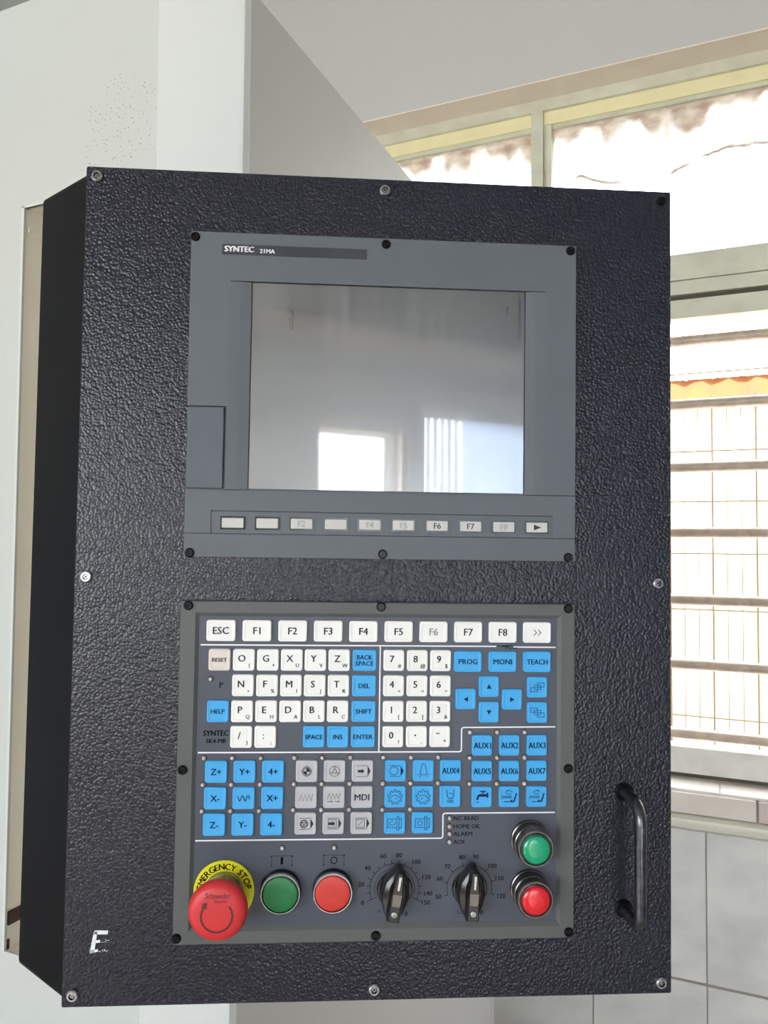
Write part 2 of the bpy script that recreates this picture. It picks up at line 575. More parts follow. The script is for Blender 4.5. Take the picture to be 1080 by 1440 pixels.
def link(name, me, parent=None, loc=(0, 0, 0), label=None, kind=None):
    o = bpy.data.objects.new(name, me)
    C.objects.link(o)
    o.location = loc
    if parent is not None:
        o.parent = parent
    if label:
        o['label'] = label
    if kind:
        o['kind'] = kind
    return o


def thing(name, label, cat, matrix, group=None):
    o = bpy.data.objects.new(name, None)
    C.objects.link(o)
    o.empty_display_size = 0.05
    o.matrix_world = matrix
    o['label'] = label
    o['category'] = cat
    if group:
        o['group'] = group
    return o


# ------------------------------------------------------------------ the room (coordinates: a along the window wall, b away from the camera)
def struct(name, mb, m, smooth=False):
    o = link(name, mb.mesh(name, m, 1.0, smooth), kind='structure')
    o.matrix_world = ROOM
    return o


def sub(name, mb, m, parent, label=None, smooth=False, recalc=False):
    return link(name, mb.mesh(name, m, 1.0, smooth, recalc), parent, label=label)


def wall_with_holes(a0, a1, z0, z1, b0, b1, holes):
    """upright wall slab parallel to the window wall, rectangular holes (a0, a1, z0, z1) sorted by a"""
    w = MB()
    x = a0
    for h in holes:
        if h[0] > x:
            w.box(x, h[0], b0, b1, z0, z1)
        if h[2] > z0:
            w.box(h[0], h[1], b0, b1, z0, h[2])
        if h[3] < z1:
            w.box(h[0], h[1], b0, b1, h[3], z1)
        x = h[1]
    w.box(x, a1, b0, b1, z0, z1)
    return w


AL, AR = -3.0, 4.6
CEIL = 3.6
struct('floor', MB().box(AL, AR, -4.0, 1.65, -0.1, 0), M['floor'])
struct('ceiling', MB().box(AL - .2, AR + .2, -4.2, 1.9, CEIL, CEIL + 0.15), M['room'])
struct('wall_left', MB().box(AL - 0.2, AL, -4.0, 1.65, -0.1, CEIL), M['room'])
struct('wall_right', MB().box(AR, AR + 0.2, -4.0, 1.65, -0.1, CEIL), M['room'])
# window wall: one opening with clerestory and barred lower part
WA0, WA1 = -1.3, 1.6
SILL, HEAD = 0.885, 2.885
wall_front = struct('wall_front', wall_with_holes(AL - .2, AR + .2, -0.1, CEIL, 1.65, 1.87, [(WA0, WA1, SILL, HEAD)]), M['wall'])
rv = MB()
rv.box(WA0, WA1, 1.648, 1.868, HEAD - 0.004, HEAD)
sub('reveal_plaster', rv, M['soffit'], wall_front)
# wall tiles under the window
TW, GR = 0.285, 0.003
a_list = [0.204 + TW * k for k in range(-6, 6)]
tile_rows = [(0.016, 0.4), (0.404, 0.79)]
tm = {}
for z0, z1 in tile_rows:
    mb = MB()
    w, h = TW - GR, z1 - z0 - GR
    mb.prism([(rrect(w, h, 0.0015, seg=1), 0.0), (rrect(w, h, 0.0015, seg=1), -0.0088), (rrect(w - 0.003, h - 0.003, 0.001, seg=1), -0.010)])
    tm[z0] = mb.mesh('wall_tile', M['tile'], 1.0)
for z0, z1 in tile_rows:
    for a in a_list:
        link('tile', tm[z0], wall_front, (a + TW / 2, 1.6499, (z0 + z1) / 2))
g = MB().box(a_list[0], a_list[-1] + TW, 1.6425, 1.651, 0.0, 0.83)
sub('grout', g, M['grout'], wall_front)
# rounded trim, ledge front and ledge top tiles
LT = 0.285
fmesh = MB().prism([(rrect(LT - .004, 0.054, .002, seg=1), 0.0), (rrect(LT - .004, 0.054, .002, seg=1), -0.018), (rrect(LT - .008, 0.050, .002, seg=1), -0.020)]).mesh('ledge_front_tile', M['ledge_tile'], 1.0)
fmesh2 = fmesh.copy()
fmesh2.materials.clear()
fmesh2.materials.append(M['ledge_pink'])
topm = MB()
topm.box(-LT / 2 + .001, LT / 2 - .001, -0.055, 0.055, -0.006, 0.0)
topm = topm.mesh('ledge_top_tile', M['ledge_tile'], 1.0)
for k in range(-5, 5):
    a = 0.325 + LT * k
    if a + LT > WA1 + .1:
        continue
    link('tile', fmesh2 if k == 0 else fmesh, wall_front, (a + LT / 2, 1.6499, 0.860))
    link('tile', topm, wall_front, (0.238 + LT * k + LT / 2, 1.692, 0.8935))
tr = MB()
pr = [(1.65, 0.789), (1.632, 0.791), (1.622, 0.799), (1.619, 0.810), (1.622, 0.821), (1.632, 0.829), (1.65, 0.831)]
tr.stack([[(aa, b, z) for b, z in pr] for aa in (a_list[0], a_list[-1] + TW)])
sub('trim_strip', tr, M['trim'], wall_front, smooth=True, recalc=True)

# windows ------------------------------------------------------------
FB0, FB1 = 1.74, 1.80
TRZ0, TRZ1 = 2.165, 2.348
w1 = MB()
w1.box(WA0, WA1, FB0, FB1, 2.846, HEAD - .004)
w1.box(WA0, WA0 + .05, FB0, FB1, TRZ1, 2.846)
w1.box(WA1 - .05, WA1, FB0, FB1, TRZ1, 2.846)
window_1 = struct('window_1', w1, M['frame'])
sub('head_rail', MB().box(WA0 + .05, WA1 - .05, 1.752, 1.795, 2.806, 2.846), M['frame_cream'], window_1)
sub('glazing_bead', MB().box(WA0 + .05, WA1 - .05, 1.760, 1.790, 2.794, 2.806), M['frame'], window_1)
MULL = [(-1.09, -1.03), (-0.272, -0.212), (0.60, 0.66), (1.2, 1.26)]
for m0, m1 in MULL:
    mu = MB()
    mu.box(m0, m0 + .036, FB0 - .004, FB1, TRZ1, 2.846)
    mu.box(m0 + .036, m0 + .044, FB0 + .014, FB1, TRZ1, 2.81)
    mu.box(m0 + .044, m1, FB0 + .004, FB1, TRZ1, 2.80)
    sub('mullion', mu, M['frame'], window_1)
edges = [WA0 + .05] + [x for m_ in MULL for x in m_] + [WA1 - .05]
for i in range(0, len(edges), 2):
    pane = MB().box(edges[i], edges[i + 1], 1.772, 1.776, TRZ1, 2.794)
    sub('pane', pane, M['glass'], window_1)
w2 = MB()
w2.box(WA0, WA1, FB0, FB1, 2.274, TRZ1)
w2.box(WA0, WA1, FB0, FB1, TRZ0, 2.217)
w2.box(WA0, WA0 + .05, FB0, FB1, 0.976, TRZ0)
w2.box(WA1 - .05, WA1, FB0, FB1, 0.976, TRZ0)
window_2 = struct('window_2', w2, M['frame'])
sub('transom_rail', MB().box(WA0, WA1, FB0 + .004, FB1, 2.234, 2.272), M['frame'], window_2)
sub('transom_groove', MB().box(WA0, WA1, FB0 + .02, FB1, 2.217, 2.234), M['groove_and_edge_shade'], window_2)
sub('sill_rail', MB().box(WA0, WA1, FB0, FB1, 0.907, 0.976), M['sill_metal'], window_2)
sub('sill_gap', MB().box(WA0, WA1, FB0 + .012, FB1, 0.894, 0.907), M['groove_and_edge_shade'], window_2)
barm = MB().tube([(WA0 + .05, 0, 0), (WA1 - .05, 0, 0)], 0.0150, 12).mesh('window_bar', M['bar'], 1.0, True)
for z in (2.106, 1.925, 1.748, 1.565, 1.378, 1.200, 1.009):
    link('bar', barm, window_2, (0, 1.765, z))

# back of the room: doorway, strip curtain, beams, and an unseen long window added for fill daylight
wall_back = struct('wall_back', wall_with_holes(AL - .2, AR + .2, -0.1, CEIL, -4.2, -4.0, [(-2.6, 0.6, 0.9, 2.5), (1.87, 2.50, 0, 2.27), (2.72, 4.1, 0, 2.45)]), M['back_wall'])
struct('trim_1', MB().box(AL, AR, -4.0, -3.80, 2.78, 2.93), M['beam'])
struct('trim_3', MB().box(AL, AR, -4.0, -3.95, 2.93, 3.6), M['dark_band'])
struct('trim_4', MB().box(1.05, 1.79, -4.0, -3.8, 0, 2.8), M['pillar'])
struct('trim_2', MB().box(AL, AR, -4.0, -3.94, 2.55, 2.60), M['beam'])
d1 = MB()
for b_ in ((1.80, 1.87, 0, 2.34), (2.50, 2.57, 0, 2.34), (1.87, 2.50, 2.27, 2.34)):
    d1.box(b_[0], b_[1], -4.02, -3.95, b_[2], b_[3])
struct('door_1', d1, M['beam'])
door_2 = struct('door_2', MB().box(2.66, 4.16, -4.0, -3.95, 2.45, 2.52), M['frame'])
for k in range(6):
    s = MB().box(2.73 + k * .062, 2.765 + k * .062, -4.09, -4.086, 0.02, 2.45)
    sub('curtain_strip', s, M['strip_curtain'], door_2)
sub('frosted_leaf', MB().box(3.12, 4.1, -4.10, -4.096, 0.0, 2.45), M['frosted'], door_2)
w3 = MB()
for a_ in (-2.6, -1.55, -0.5, 0.55):
    w3.box(a_, a_ + .05, -4.12, -4.06, 0.9, 2.5)
w3.box(-2.6, .6, -4.12, -4.06, 0.9, .95)
w3.box(-2.6, .6, -4.12, -4.06, 2.45, 2.5)
struct('added_fill_window', w3, M['frame'])

# yard outside
yard = struct('ground', MB().box(-30, 30, 1.87, 40, -0.3, -0.1).box(-30, 30, -30, -4.2, -0.3, -0.1), M['ground'])

# ------------------------------------------------------------------ outside: shed and mesh fence
R0 = ROOM
shed = thing('neighbour_shed', 'pale shed with a white corrugated roof and orange eave board, seen beyond the window bars', 'shed',
             R0 @ Matrix.Translation((0.4, 4.3, -0.1)))


def wpart(name, mb, m, parent, off, label=None, smooth=False, recalc=False):
    return link(name, mb.mesh(name, m, 1.0, smooth, recalc), parent, tuple(-c for c in off), label=label)


SO = (0.4, 4.3, -0.1)
cr = MB()
n = 150
ra, rb = -3.0, 4.0
for k in range(n):
    pass
top, bot = [], []
rowf, rowb, rowf2, rowb2 = [], [], [], []
for k in range(n + 1):
    a = ra + (rb - ra) * k / n
    wv = 0.018 * math.cos(2 * PI * a / 0.155)
    rowf.append((a, 4.2, 2.50 + wv))
    rowb.append((a, 5.6, 3.06 + wv))
    rowf2.append((a, 4.2, 2.494 + wv))
    rowb2.append((a, 5.6, 3.054 + wv))
cr.add(rowf + rowb, [(i, i + 1, n + 2 + i, n + 1 + i) for i in range(n)])
cr.add(rowf2 + rowb2, [(n + 1 + i, n + 2 + i, i + 1, i) for i in range(n)])
cr.add(rowf + rowf2, [(n + 1 + i, n + 2 + i, i + 1, i) for i in range(n)], 1)  # front edge coloured dark for the shade on the sheet's thickness
wpart('roof', cr, [M['shed_roof'], M['groove_and_edge_shade']], shed, SO, smooth=True)
wpart('eave_board', MB().box(-2.9, 3.9, 4.23, 4.27, 2.372, 2.492), M['orange'], shed, SO, label='weathered orange eave board')
wpart('wall', MB().box(-2.9, 3.9, 4.35, 5.5, -0.1, 2.42), M['shed_wall'], shed, SO)

fence = thing('wire_mesh_fence', 'tan welded wire mesh fence standing between the barred window and the shed', 'fence',
              R0 @ Matrix.Translation((0.2, 2.9, -0.1)))
FO = (0.2, 2.9, -0.1)
thick = MB().tube([(0, 0, -0.0), (0, 0, 2.25)], 0.0042, 6).mesh('fence_wire_thick', M['wire'], 1.0, True)
thin = MB().tube([(0, 0, -0.0), (0, 0, 2.25)], 0.0019, 6).mesh('fence_wire_thin', M['wire'], 1.0, True)
lev = MB().tube([(-1.2, 0, 0), (1.2, 0, 0)], 0.0034, 6).mesh('fence_wire_level', M['wire'], 1.0, True)
i = 0
a = 0.221 - 0.0547 * 18
while a < 1.3:
    link('wire', thick if i % 3 == 0 else thin, fence, (a - 0.2, 0, 0))
    i += 1
    a += 0.0547
for z in (0.18, 0.395, 0.61, 0.825, 1.043, 1.264, 1.495, 1.711, 1.921, 2.13, 2.25):
    link('wire', lev, fence, (0, 0.004, z + 0.1))
for a in (-1.2, 1.2):
    link('post', MB().box(-.02, .02, 0.008, 0.048, 0, 2.35).mesh('fence_post', M['wire'], 1.0), fence, (a, 0, 0))

# ------------------------------------------------------------------ machine enclosure (aligned with the room)
MC = (-0.24, 0.165)
MO = (-0.9, 0.70, 0.0)
mach = thing('machine_enclosure', 'large white sheet metal machine enclosure with a corner column, standing behind the black cabinet', 'machine',
             R0 @ Matrix.Translation(MO))
fr = MB()
B0 = 0.167
HA0, HA1, HZ0, HZ1 = -0.579, -0.40, 1.018, 1.958
fr.box(-1.6, HA0, B0, B0 + .002, 0.12, 2.235)
fr.box(HA0, HA1, B0, B0 + .003, 0.12, HZ0)
fr.box(HA0, HA1, B0, B0 + .003, HZ1, 2.235)
fr.box(HA1, -0.362, B0, B0 + .003, 0.12, 2.235)
wpart('front_panel', fr, M['machine_chipped'], mach, MO)
lip = MB()
lip.box(HA0 - .004, HA0, B0 - .0015, B0 + .0005, HZ0, HZ1 + .004)
lip.box(HA0 - .004, HA1, B0 - .0015, B0 + .006, HZ1, HZ1 + .003)
wpart('opening_lip', lip, M['column_paint'], mach, MO)
rc = MB()
rc.box(HA0 - .006, HA0 - .003, B0 + .004, B0 + .22, HZ0 - .02, HZ1 + .02)
rc.box(HA0 - .010, HA1 + .02, B0 + .2, B0 + .203, HZ0 - .02, HZ1 + .02)
rc.box(HA1 + .012, HA1 + .015, B0 + .006, B0 + .2, HZ0 - .02, HZ1 + .02)
rc.box(HA0 - .010, HA1 + .015, B0 + .004, B0 + .2, HZ0 - .006, HZ0 - .003)
rc.box(HA0 - .010, HA1 + .015, B0 + .004, B0 + .2, HZ1 + .003, HZ1 + .006)
wpart('recess_liner', rc, M['recess'], mach, MO, label='beige stained recess behind the cabinet edge')
sl = MB()
sl.box(HA0 - .004, HA0 + .001, B0 + .004, B0 + .19, HZ0 + .030, HZ0 + .046)
sl.box(HA0 - .003, HA0 - .0005, B0 + .004, B0 + .007, HZ0, HZ0 + .012)
wpart('seal_strip', sl, M['rust'], mach, MO, label='dark brown rusty seal strip at the foot of the recess')
rs = MB().tube([(HA0 - .003, B0 + .006, HZ1 - .026), (HA0 - .003, B0 + .19, HZ1 - .026)], .006, 8)
wpart('rolled_seam', rs, M['recess'], mach, MO, smooth=True)
co = MB()
A0, A1, F0, F1 = -0.3655, MC[0], 0.160, 0.1715
ring = [(A0, F1), (A0, F0 + .004), (A0 + .004, F0), (A1 - .008, F0), (A1 - .0025, F0 + .0025), (A1, F0 + .008), (A1, F1)]
co.stack([[(x, y, z) for x, y in ring] for z in (0.12, 2.235)])
wpart('corner_column', co, M['column_paint'], mach, MO, smooth=True, recalc=True, label='bright white corner column')
sp = MB()
sp.box(MC[0] - .004, MC[0] - .0005, 0.172, 1.19, 0.12, 2.155)
sp.box(MC[0] - .03, MC[0], 1.19, 1.215, 0.12, 2.155)
wpart('side_panel', sp, M['side_paint_shaded'], mach, MO)
tp = MB().box(-1.6, MC[0] - .006, 0.262, 1.19, 2.14, 2.152)
tp.box(-1.6, -1.59, .172, 1.19, .12, 2.14)
tp.box(-1.6, MC[0] - .01, 1.18, 1.19, .12, 2.14)
wpart('rear_shell', tp, M['side_paint_shaded'], mach, MO)
wpart('base_plinth', MB().box(-1.58, MC[0] - .03, 0.19, 1.17, 0.0, 0.12), M['black_paint'], mach, MO)

# ------------------------------------------------------------------ the cabinet (millimetres: x across, y into the cabinet, z up, origin at the door centre)
CAB = Matrix.Translation((0, 0, 1.5)) @ Matrix(((0.99998, 4e-06, 0.006339, 0), (0, 1, -0.00061, 0), (-0.006339, 0.00061, 0.99998, 0), (0, 0, 0, 1)))


def cab_thing(name, label, cat, off):
    t = thing(name, label, cat, CAB @ Matrix.Translation(tuple(c * .001 for c in off)))
    t['_o'] = off
    return t


def part(name, mb, m, parent, off=None, label=None, smooth=False, recalc=False):
    """mesh given in door coordinates, hung on a thing whose base sits at off"""
    off = off or (0, 0, 0)
    return link(name, mb.mesh(name, m, 0.001, smooth, recalc), parent, tuple(-c * .001 for c in off), label=label)


def mm(p):
    return tuple(c * .001 for c in p)


CO = (0, 40, -315)
cab = thing('control_cabinet', 'tall black control cabinet with a grained front, hung beside the white machine', 'cabinet', CAB @ Matrix.Translation(mm(CO)))
body = MB()
HZ = 313
sec = [(-229, 3), (-282, 54), (-282, 62), (-282, 128), (229, 128), (229, 3)]


def body_ring(dz, k):
    return [(x, y, dz) for x, y in sec]


body.stack([[(x, y, z) for x, y in sec] for z in (-HZ, HZ)])
ob = part('housing', body, M['black_paint'], cab, CO, recalc=True)
bv = ob.modifiers.new('edge', 'BEVEL')
bv.width = 0.005
bv.segments = 3
bv.limit_method = 'ANGLE'
bv.angle_limit = math.radians(50)
door = MB()
o1 = rrect(460, 630, 1.2, seg=2)
o2 = rrect(458.4, 628.4, 0.8, seg=2)
door.prism([(o1, 3.0), (o1, 0.6), (o2, 0.0)], cap0=True)
part('front_plate', door, M['leather'], cab, CO, label='grained black front plate')
# arm behind the cabinet, reaching the machine side
arm = MB()
arm.box(-60, 60, 128, 140, -120, 120)
arm.box(-35, 35, 140, 420, -40, 40)
part('support_arm', arm, M['black_paint'], cab, CO)


def screw_mesh(name, r, h, m, dark, recess=0.5):
    s = MB()
    s.lathe([(r, 0), (r, -h * .45), (r * .93, -h * .75), (r * .75, -h), (r * .50, -h)], 20, cap=False)
    s.lathe([(r * .50, -h), (r * .44, -h * .35)], 20, mi=1)
    cross = r * .16
    for ang in (0, PI / 2):
        pts = [(math.cos(ang + q) * rr, math.sin(ang + q) * rr) for q, rr in ((-.42, cross * 2.4), (.42, cross * 2.4), (PI - .42, cross * 2.4), (PI + .42, cross * 2.4))]
        s.prism([(pts, -h * .3), (pts, -h * .62)], mi=0)
    return s.mesh(name, [m, dark], 0.001, True)


sc_ch = screw_mesh('silver_screw', 4.6, 2.6, M['chrome'], M['black_screw'])
sc_bk = screw_mesh('black_screw', 3.6, 2.4, M['black_screw'], M['led_dark'])
for i, (x, z) in enumerate([(-221.6, 307), (-0.5, 305.5), (222, 307), (-221, 1), (219, 0.5), (-222, -306), (0, -306.5), (221.5, -306.5)]):
    o = link('screw', sc_bk if i == 2 else sc_ch, cab, mm((x - CO[0], -CO[1], z - CO[2])), label='blackened screw at the top corner' if i == 2 else None)
    o.rotation_euler = (0, random.uniform(0, 3), 0)
# handle
hp = [(192.2, 4, -161)]
hp += [(192.2, -18, -161)]
for k in range(7):
    t = k / 6 * PI / 2
    hp.append((192.4, -18 - 14 * math.sin(t), -161 - 14 * (1 - math.cos(t))))
for k in range(7):
    t = k / 6 * PI / 2
    hp.append((192.4, -32 + 10 * (1 - math.cos(t)), -240 - 10 * math.sin(t)))
hp += [(192.2, 4, -250)]
hb = MB().tube(hp, 4.4, 14)
hnd = part('handle', hb, M['handle'], cab, CO, smooth=True, label='worn bare steel pull handle')
for z in (-161, -250):
    f_ = MB().lathe([(7, 0), (7, -1), (6.2, -1.8)], 20, 192.2, z)
    link('handle_foot', f_.mesh('handle_foot', M['black_paint'], .001, True), hnd)
# painted letter E, brushed and broken
E_ = MB()
E_.poly([(-208.0, -262.5), (-207.6, -259.6), (-197.6, -259.8), (-198.0, -262.6)][::-1], -0.12)
E_.poly([(-208.0, -260.5), (-205.4, -260.5), (-207.4, -275.6), (-210.6, -275.6)][::-1], -0.12)
E_.poly([(-207.4, -266.8), (-203.5, -266.4), (-203.2, -268.4), (-207.6, -268.9)][::-1], -0.12)
E_.poly([(-209.8, -273.6), (-204.6, -273.3), (-204.8, -275.0), (-210.4, -276.2)][::-1], -0.12)
for _ in range(26):
    if random.random() < .5:
        x, z = random.uniform(-204.4, -196.8), random.uniform(-275.2, -273.4)
    else:
        x, z = random.uniform(-203.2, -197), random.uniform(-268.8, -266.6)
    s = random.uniform(.2, .55)
    E_.poly([(x + s * random.uniform(.6, 1.3) * math.cos(t), z + s * .7 * math.sin(t)) for t in (0, 1.2, 2.4, 3.6, 4.9)], -0.12)
part('painted_letter', E_, M['ink_white'], cab, CO, label='brushed white letter E')

# ------------------------------------------------------------------ display unit
DO = (1, 0, 17)
disp = thing('display_unit', 'grey display unit with a smeared blank screen, above the keypad panel', 'display',
             CAB @ Matrix.Translation(mm(DO)))
fp = MB()
X0, X1, Z0, Z1 = -148.5, 151.0, 17.2, 265.6
fp.box(X0, X1, -0.2, -1.5, Z0, Z1)
YF = -5.0
for b_ in ((X0, X1, 228.4, Z1), (X0, -118, 131.6, 228.4), (-119.3, -118, 68.3, 131.6), (127, X1, 68.3, 228.4), (X0, X1, 52.2, 67.6), (X0, -129, 35, 52.2),
           (133, X1, 35, 52.2), (X0, X1, Z0, 34.4)):
    fp.box(b_[0], b_[1], -1.5, YF, b_[2], b_[3])
fp.box(-129, 133, -1.5, YF + .8, 35, 51.6)
for xs in ((-118, -102.2), (127, 111.2)):
    q = [(xs[0], -1.5), (xs[0], YF), (xs[0] + (xs[1] - xs[0]) * .5, YF + .5), (xs[1], YF + 1.6), (xs[1], -1.5)]
    fp.stack([[(x, y, z) for x, y in q] for z in (68.3, 228.0)])
fpo = part('faceplate', fp, M['face_grey'], disp, DO, recalc=False)
sm = MB()
sm.prism([(rrect(211.6, 158.6, .6, 4.5, 148.5, 1), -1.4), (rrect(211.6, 158.6, .6, 4.5, 148.5, 1), -2.9)])
part('screen', sm, M['screen'], disp, DO, label='blank grey screen with wiping smears')
cv = MB()
cv.prism([(rrect(27.4, 62, .6, -134.6, 99.9, 1), -1.5), (rrect(27.4, 62, .6, -134.6, 99.9, 1), -4.3), (rrect(26.4, 61, .6, -134.6, 99.9, 1), -4.8)])
part('card_slot_cover', cv, M['slot_grey'], disp, DO)
ls = MB()
ls.prism([(rrect(110.8, 8.0, .2, -69.6, 252.5, 1), -4.9), (rrect(110.8, 8.0, .2, -69.6, 252.5, 1), -5.3)])
lso = part('name_strip', ls, M['strip_black'], disp, DO, label='dark name strip')
lt = MB()
lt.text('SYNTEC', -123, 252.9, 4.3, -5.36, width=22, strike=.08, align='L')
lt.text('21MA', -96.3, 252.0, 3.2, -5.36, width=12, strike=.06, align='L')
link('lettering', lt.mesh('name_lettering', M['ink_white'], .001), lso)
skm = MB()
skm.box(-9.4, 9.4, -1.6, -4.6, -5.0, 5.0, 1)
skm.prism([(rrect(16.4, 7.6, .5, seg=1), -4.5), (rrect(16.4, 7.6, .5, seg=1), -5.5), (rrect(15.6, 6.8, .4, seg=1), -5.9)])
skm = skm.mesh('soft_key', [M['soft_key'], M['black_plastic']], .001)
for i, s in enumerate(['', '', 'F2', 'F3', 'F4', 'F5', 'F6', 'F7', 'F8', '>']):
    x = -112.4 + i * 25.92
    o = link('soft_key', skm, disp, mm((x - DO[0], 0, 43.0 - DO[2])))
    if s == '>':
        lm = MB().poly([(-2.6, -2.2), (3.4, 0), (-2.6, 2.2)], -5.95)
        link('legend', lm.mesh('soft_key_legend', M['ink_grey'], .001), o)
    elif s:
        ink = {'F3': 'ink_faint', 'F4': 'ink_worn', 'F5': 'ink_worn', 'F8': 'ink_worn', 'F2': 'ink_worn'}.get(s, 'ink_grey')
        lm = MB().text(s, 0, 0, 4.3, -5.95)
        link('legend', lm.mesh('soft_key_legend', M[ink], .001), o)
for x, z in [(-145.4, 261.3), (0.7, 261.1), (146.4, 261.6), (-144.2, 20), (1.4, 20.8), (145.7, 20.2)]:
    o = link('screw', sc_bk, disp, mm((x - DO[0], -4.4, z - DO[2])))
    o.rotation_euler = (0, random.uniform(0, 3), 0)

# ------------------------------------------------------------------ operator panel
OO = (0.5, 0, -268.6)
oper = thing('operator_panel', 'framed keypad panel with white, blue and grey keys, push buttons and two dials',
             'control panel', CAB @ Matrix.Translation(mm(OO)))


def opart(name, mb, m, label=None, smooth=False, recalc=False):
    return part(name, mb, m, oper, OO, label, smooth, recalc)


def rect(x0, x1, z0, z1):
    return [(x0, z0), (x1, z0), (x1, z1), (x0, z1)]


fo = MB()
oa = rect(-149.6, 151.1, -268.6, -16.0)
ob_ = rect(-149.0, 150.5, -268.0, -16.6)
oc = rect(-138.4, 140.4, -259.4, -24.6)
od = rect(-135.3, 137.2, -255.6, -27.8)
fo.prism([(oa, -.1), (oa, -5.4), (ob_, -6.0), (oc, -6.0), (od, -3.6)], cap1=False)
opart('panel_frame', fo, M['frame_grey'])
sh = MB()
sh.box(-136.2, 138.2, -0.4, -3.9, -256.6, -26.8)
sheet = opart('keypad_sheet', sh, M['sheet'], label='slate grey membrane')
YS = -3.95


def line(pts, w=1.0):
    out = [pts[0]]
    for i in range(1, len(pts) - 1):       # rounded corners
        p0, p, p1 = Vector(pts[i - 1]), Vector(pts[i]), Vector(pts[i + 1])
        r = 2.0
        a, b = p + (p0 - p).normalized() * r, p + (p1 - p).normalized() * r
        for k in range(5):
            t = k / 4
            out.append(tuple((1 - t) ** 2 * a + 2 * t * (1 - t) * p + t * t * b))
    out.append(pts[-1])
    return MB().stroke(out, w, YS)


for pts in [[(-134.4, -48.9), (90, -48.9)], [(103.5, -49.3), (136.6, -49.4)], [(0.7, -48.9), (0.7, -128.9)], [(-134.6, -129), (63.8, -128.9), (63.8, -110.6), (136.6, -110.2)],
            [(-135.0, -193.7), (50.2, -193.7), (50.2, -175.1), (136.6, -175.1)]]:
    link('divider_line', line(pts).mesh('divider_line', M['ink_white'], .001), sheet)
sm_ = MB()
for _ in range(26):
    x, z, s = random.uniform(91, 106), random.uniform(-50.6, -47.6), random.uniform(.3, .8)
    sm_.poly([(x + s * 1.6 * math.cos(t), z + s * .5 * math.sin(t)) for t in (0, 1.2, 2.4, 3.6, 4.9)], YS - .03)
link('smudge', sm_.mesh('smudge', M['ink_black'], .001), sheet, kind='stuff')


def key_mesh(name, w, h, m):
    k = MB()
    k.prism([(rrect(w, h, 1.8), 0), (rrect(w, h, 1.8), -1.7), (rrect(w - .9, h - .9, 1.6), -2.3), (rrect(w - 3.0, h - 2.6, 1.0), -2.45),
             (rrect(w - 3.8, h - 3.4, 0.8), -2.25), (rrect(w - 5.5, h - 5.0, .6), -2.2)])
    return k.mesh(name, m, .001, True)


YT = -2.52
KM = {}


def key(w, h, m):
    if (w, h, m) not in KM:
        KM[(w, h, m)] = key_mesh(m, w, h, M[m])
    return KM[(w, h, m)]


def add_key(x, z, w, h, m, leg, ink):
    o = link('key', key(w, h, m), oper, mm((x - OO[0], YS + .05, z - OO[2])))
    if leg.v:
        link('legend', leg.mesh('key_legend', M[ink], .001), o)
    return o


def T(s, cap=4.4, width=13.6, dx=0, dz=0, bold=0.0):
    return MB().text(s, dx, dz, cap, YT, width=width, bold=bold)


FX = [-119.3 + 26.75 * i for i in range(10)]
for i, s in enumerate(['ESC', 'F1', 'F2', 'F3', 'F4', 'F5', 'F6', 'F7', 'F8', '>>']):
    if s == '>>':
        lg = MB()
        for d in (-1.7, 1.7):
            lg.stroke([(d - 1.1, 2.2), (d + 1.1, 0), (d - 1.1, -2.2)], .55, YT)
    else:
        lg = T(s, 5.2, 14)
    add_key(FX[i], -37.9, 21.6, 15.8, 'white_key', lg, 'ink_worn' if s == 'F6' else 'ink_grey')
RZ = [-59.7, -78.8, -98.0, -117.0]
AX = [-101.9, -84.0, -66.1, -48.3, -30.4]


def dual(a, b, sub_cap=2.8):
    m = MB().text(a, -1.4, 1.2, 5.0, YT, width=8, bold=0.0)
    if b == '.':
        m.poly([(3.6, -4.6), (4.6, -4.6), (4.6, -3.6), (3.6, -3.6)], YT)
    else:
        m.text(b, 4.3, -3.9, sub_cap, YT, width=4.2, bold=0.0)
    return m


rows = [[('O', '('), ('G', '+'), ('X', 'U'), ('Y', 'V'), ('Z', 'W')], [('N', '.'), ('F', '%'), ('M', 'I'), ('S', 'J'), ('T', 'K')],
        [('P', 'Q'), ('E', 'H'), ('D', 'A'), ('B', 'L'), ('R', 'C')], [('/', ')'), (':', ';')]]
for r, row in enumerate(rows):
    for c, (a, b) in enumerate(row):
        add_key(AX[c] - .25 * r, RZ[r], 16.2, 16.2, 'white_key', dual(a, b), 'ink_grey')
o = add_key(-119.9, RZ[0], 16.2, 16.2, 'beige_key', T('RESET', 2.9, 13), 'ink_grey')
o['label'] = 'yellowed RESET key'
add_key(-120.3, RZ[2], 16.2, 16.2, 'blue_key', T('HELP', 3.2, 11), 'ink_navy')
bs = MB().text('BACK', 0, 2.3, 3.4, YT, width=11.5).text('SPACE', 0, -2.3, 3.4, YT, width=13.5)
add_key(-11.2, RZ[0], 18.2, 16, 'blue_key', bs, 'ink_navy')
add_key(-11.3, RZ[1], 18.2, 16, 'blue_key', T('DEL', 3.4), 'ink_navy')
add_key(-11.4, RZ[2], 18.2, 16, 'blue_key', T('SHIFT', 3.4, 12), 'ink_navy')
add_key(-11.5, RZ[3], 18.2, 16, 'blue_key', T('ENTER', 3.4, 14.5), 'ink_navy')
add_key(-48.5, RZ[3], 16.2, 16.2, 'blue_key', T('SPACE', 3.4, 13), 'ink_navy')
add_key(-30.6, RZ[3], 16.2, 16.2, 'blue_key', T('INS', 3.4), 'ink_navy')
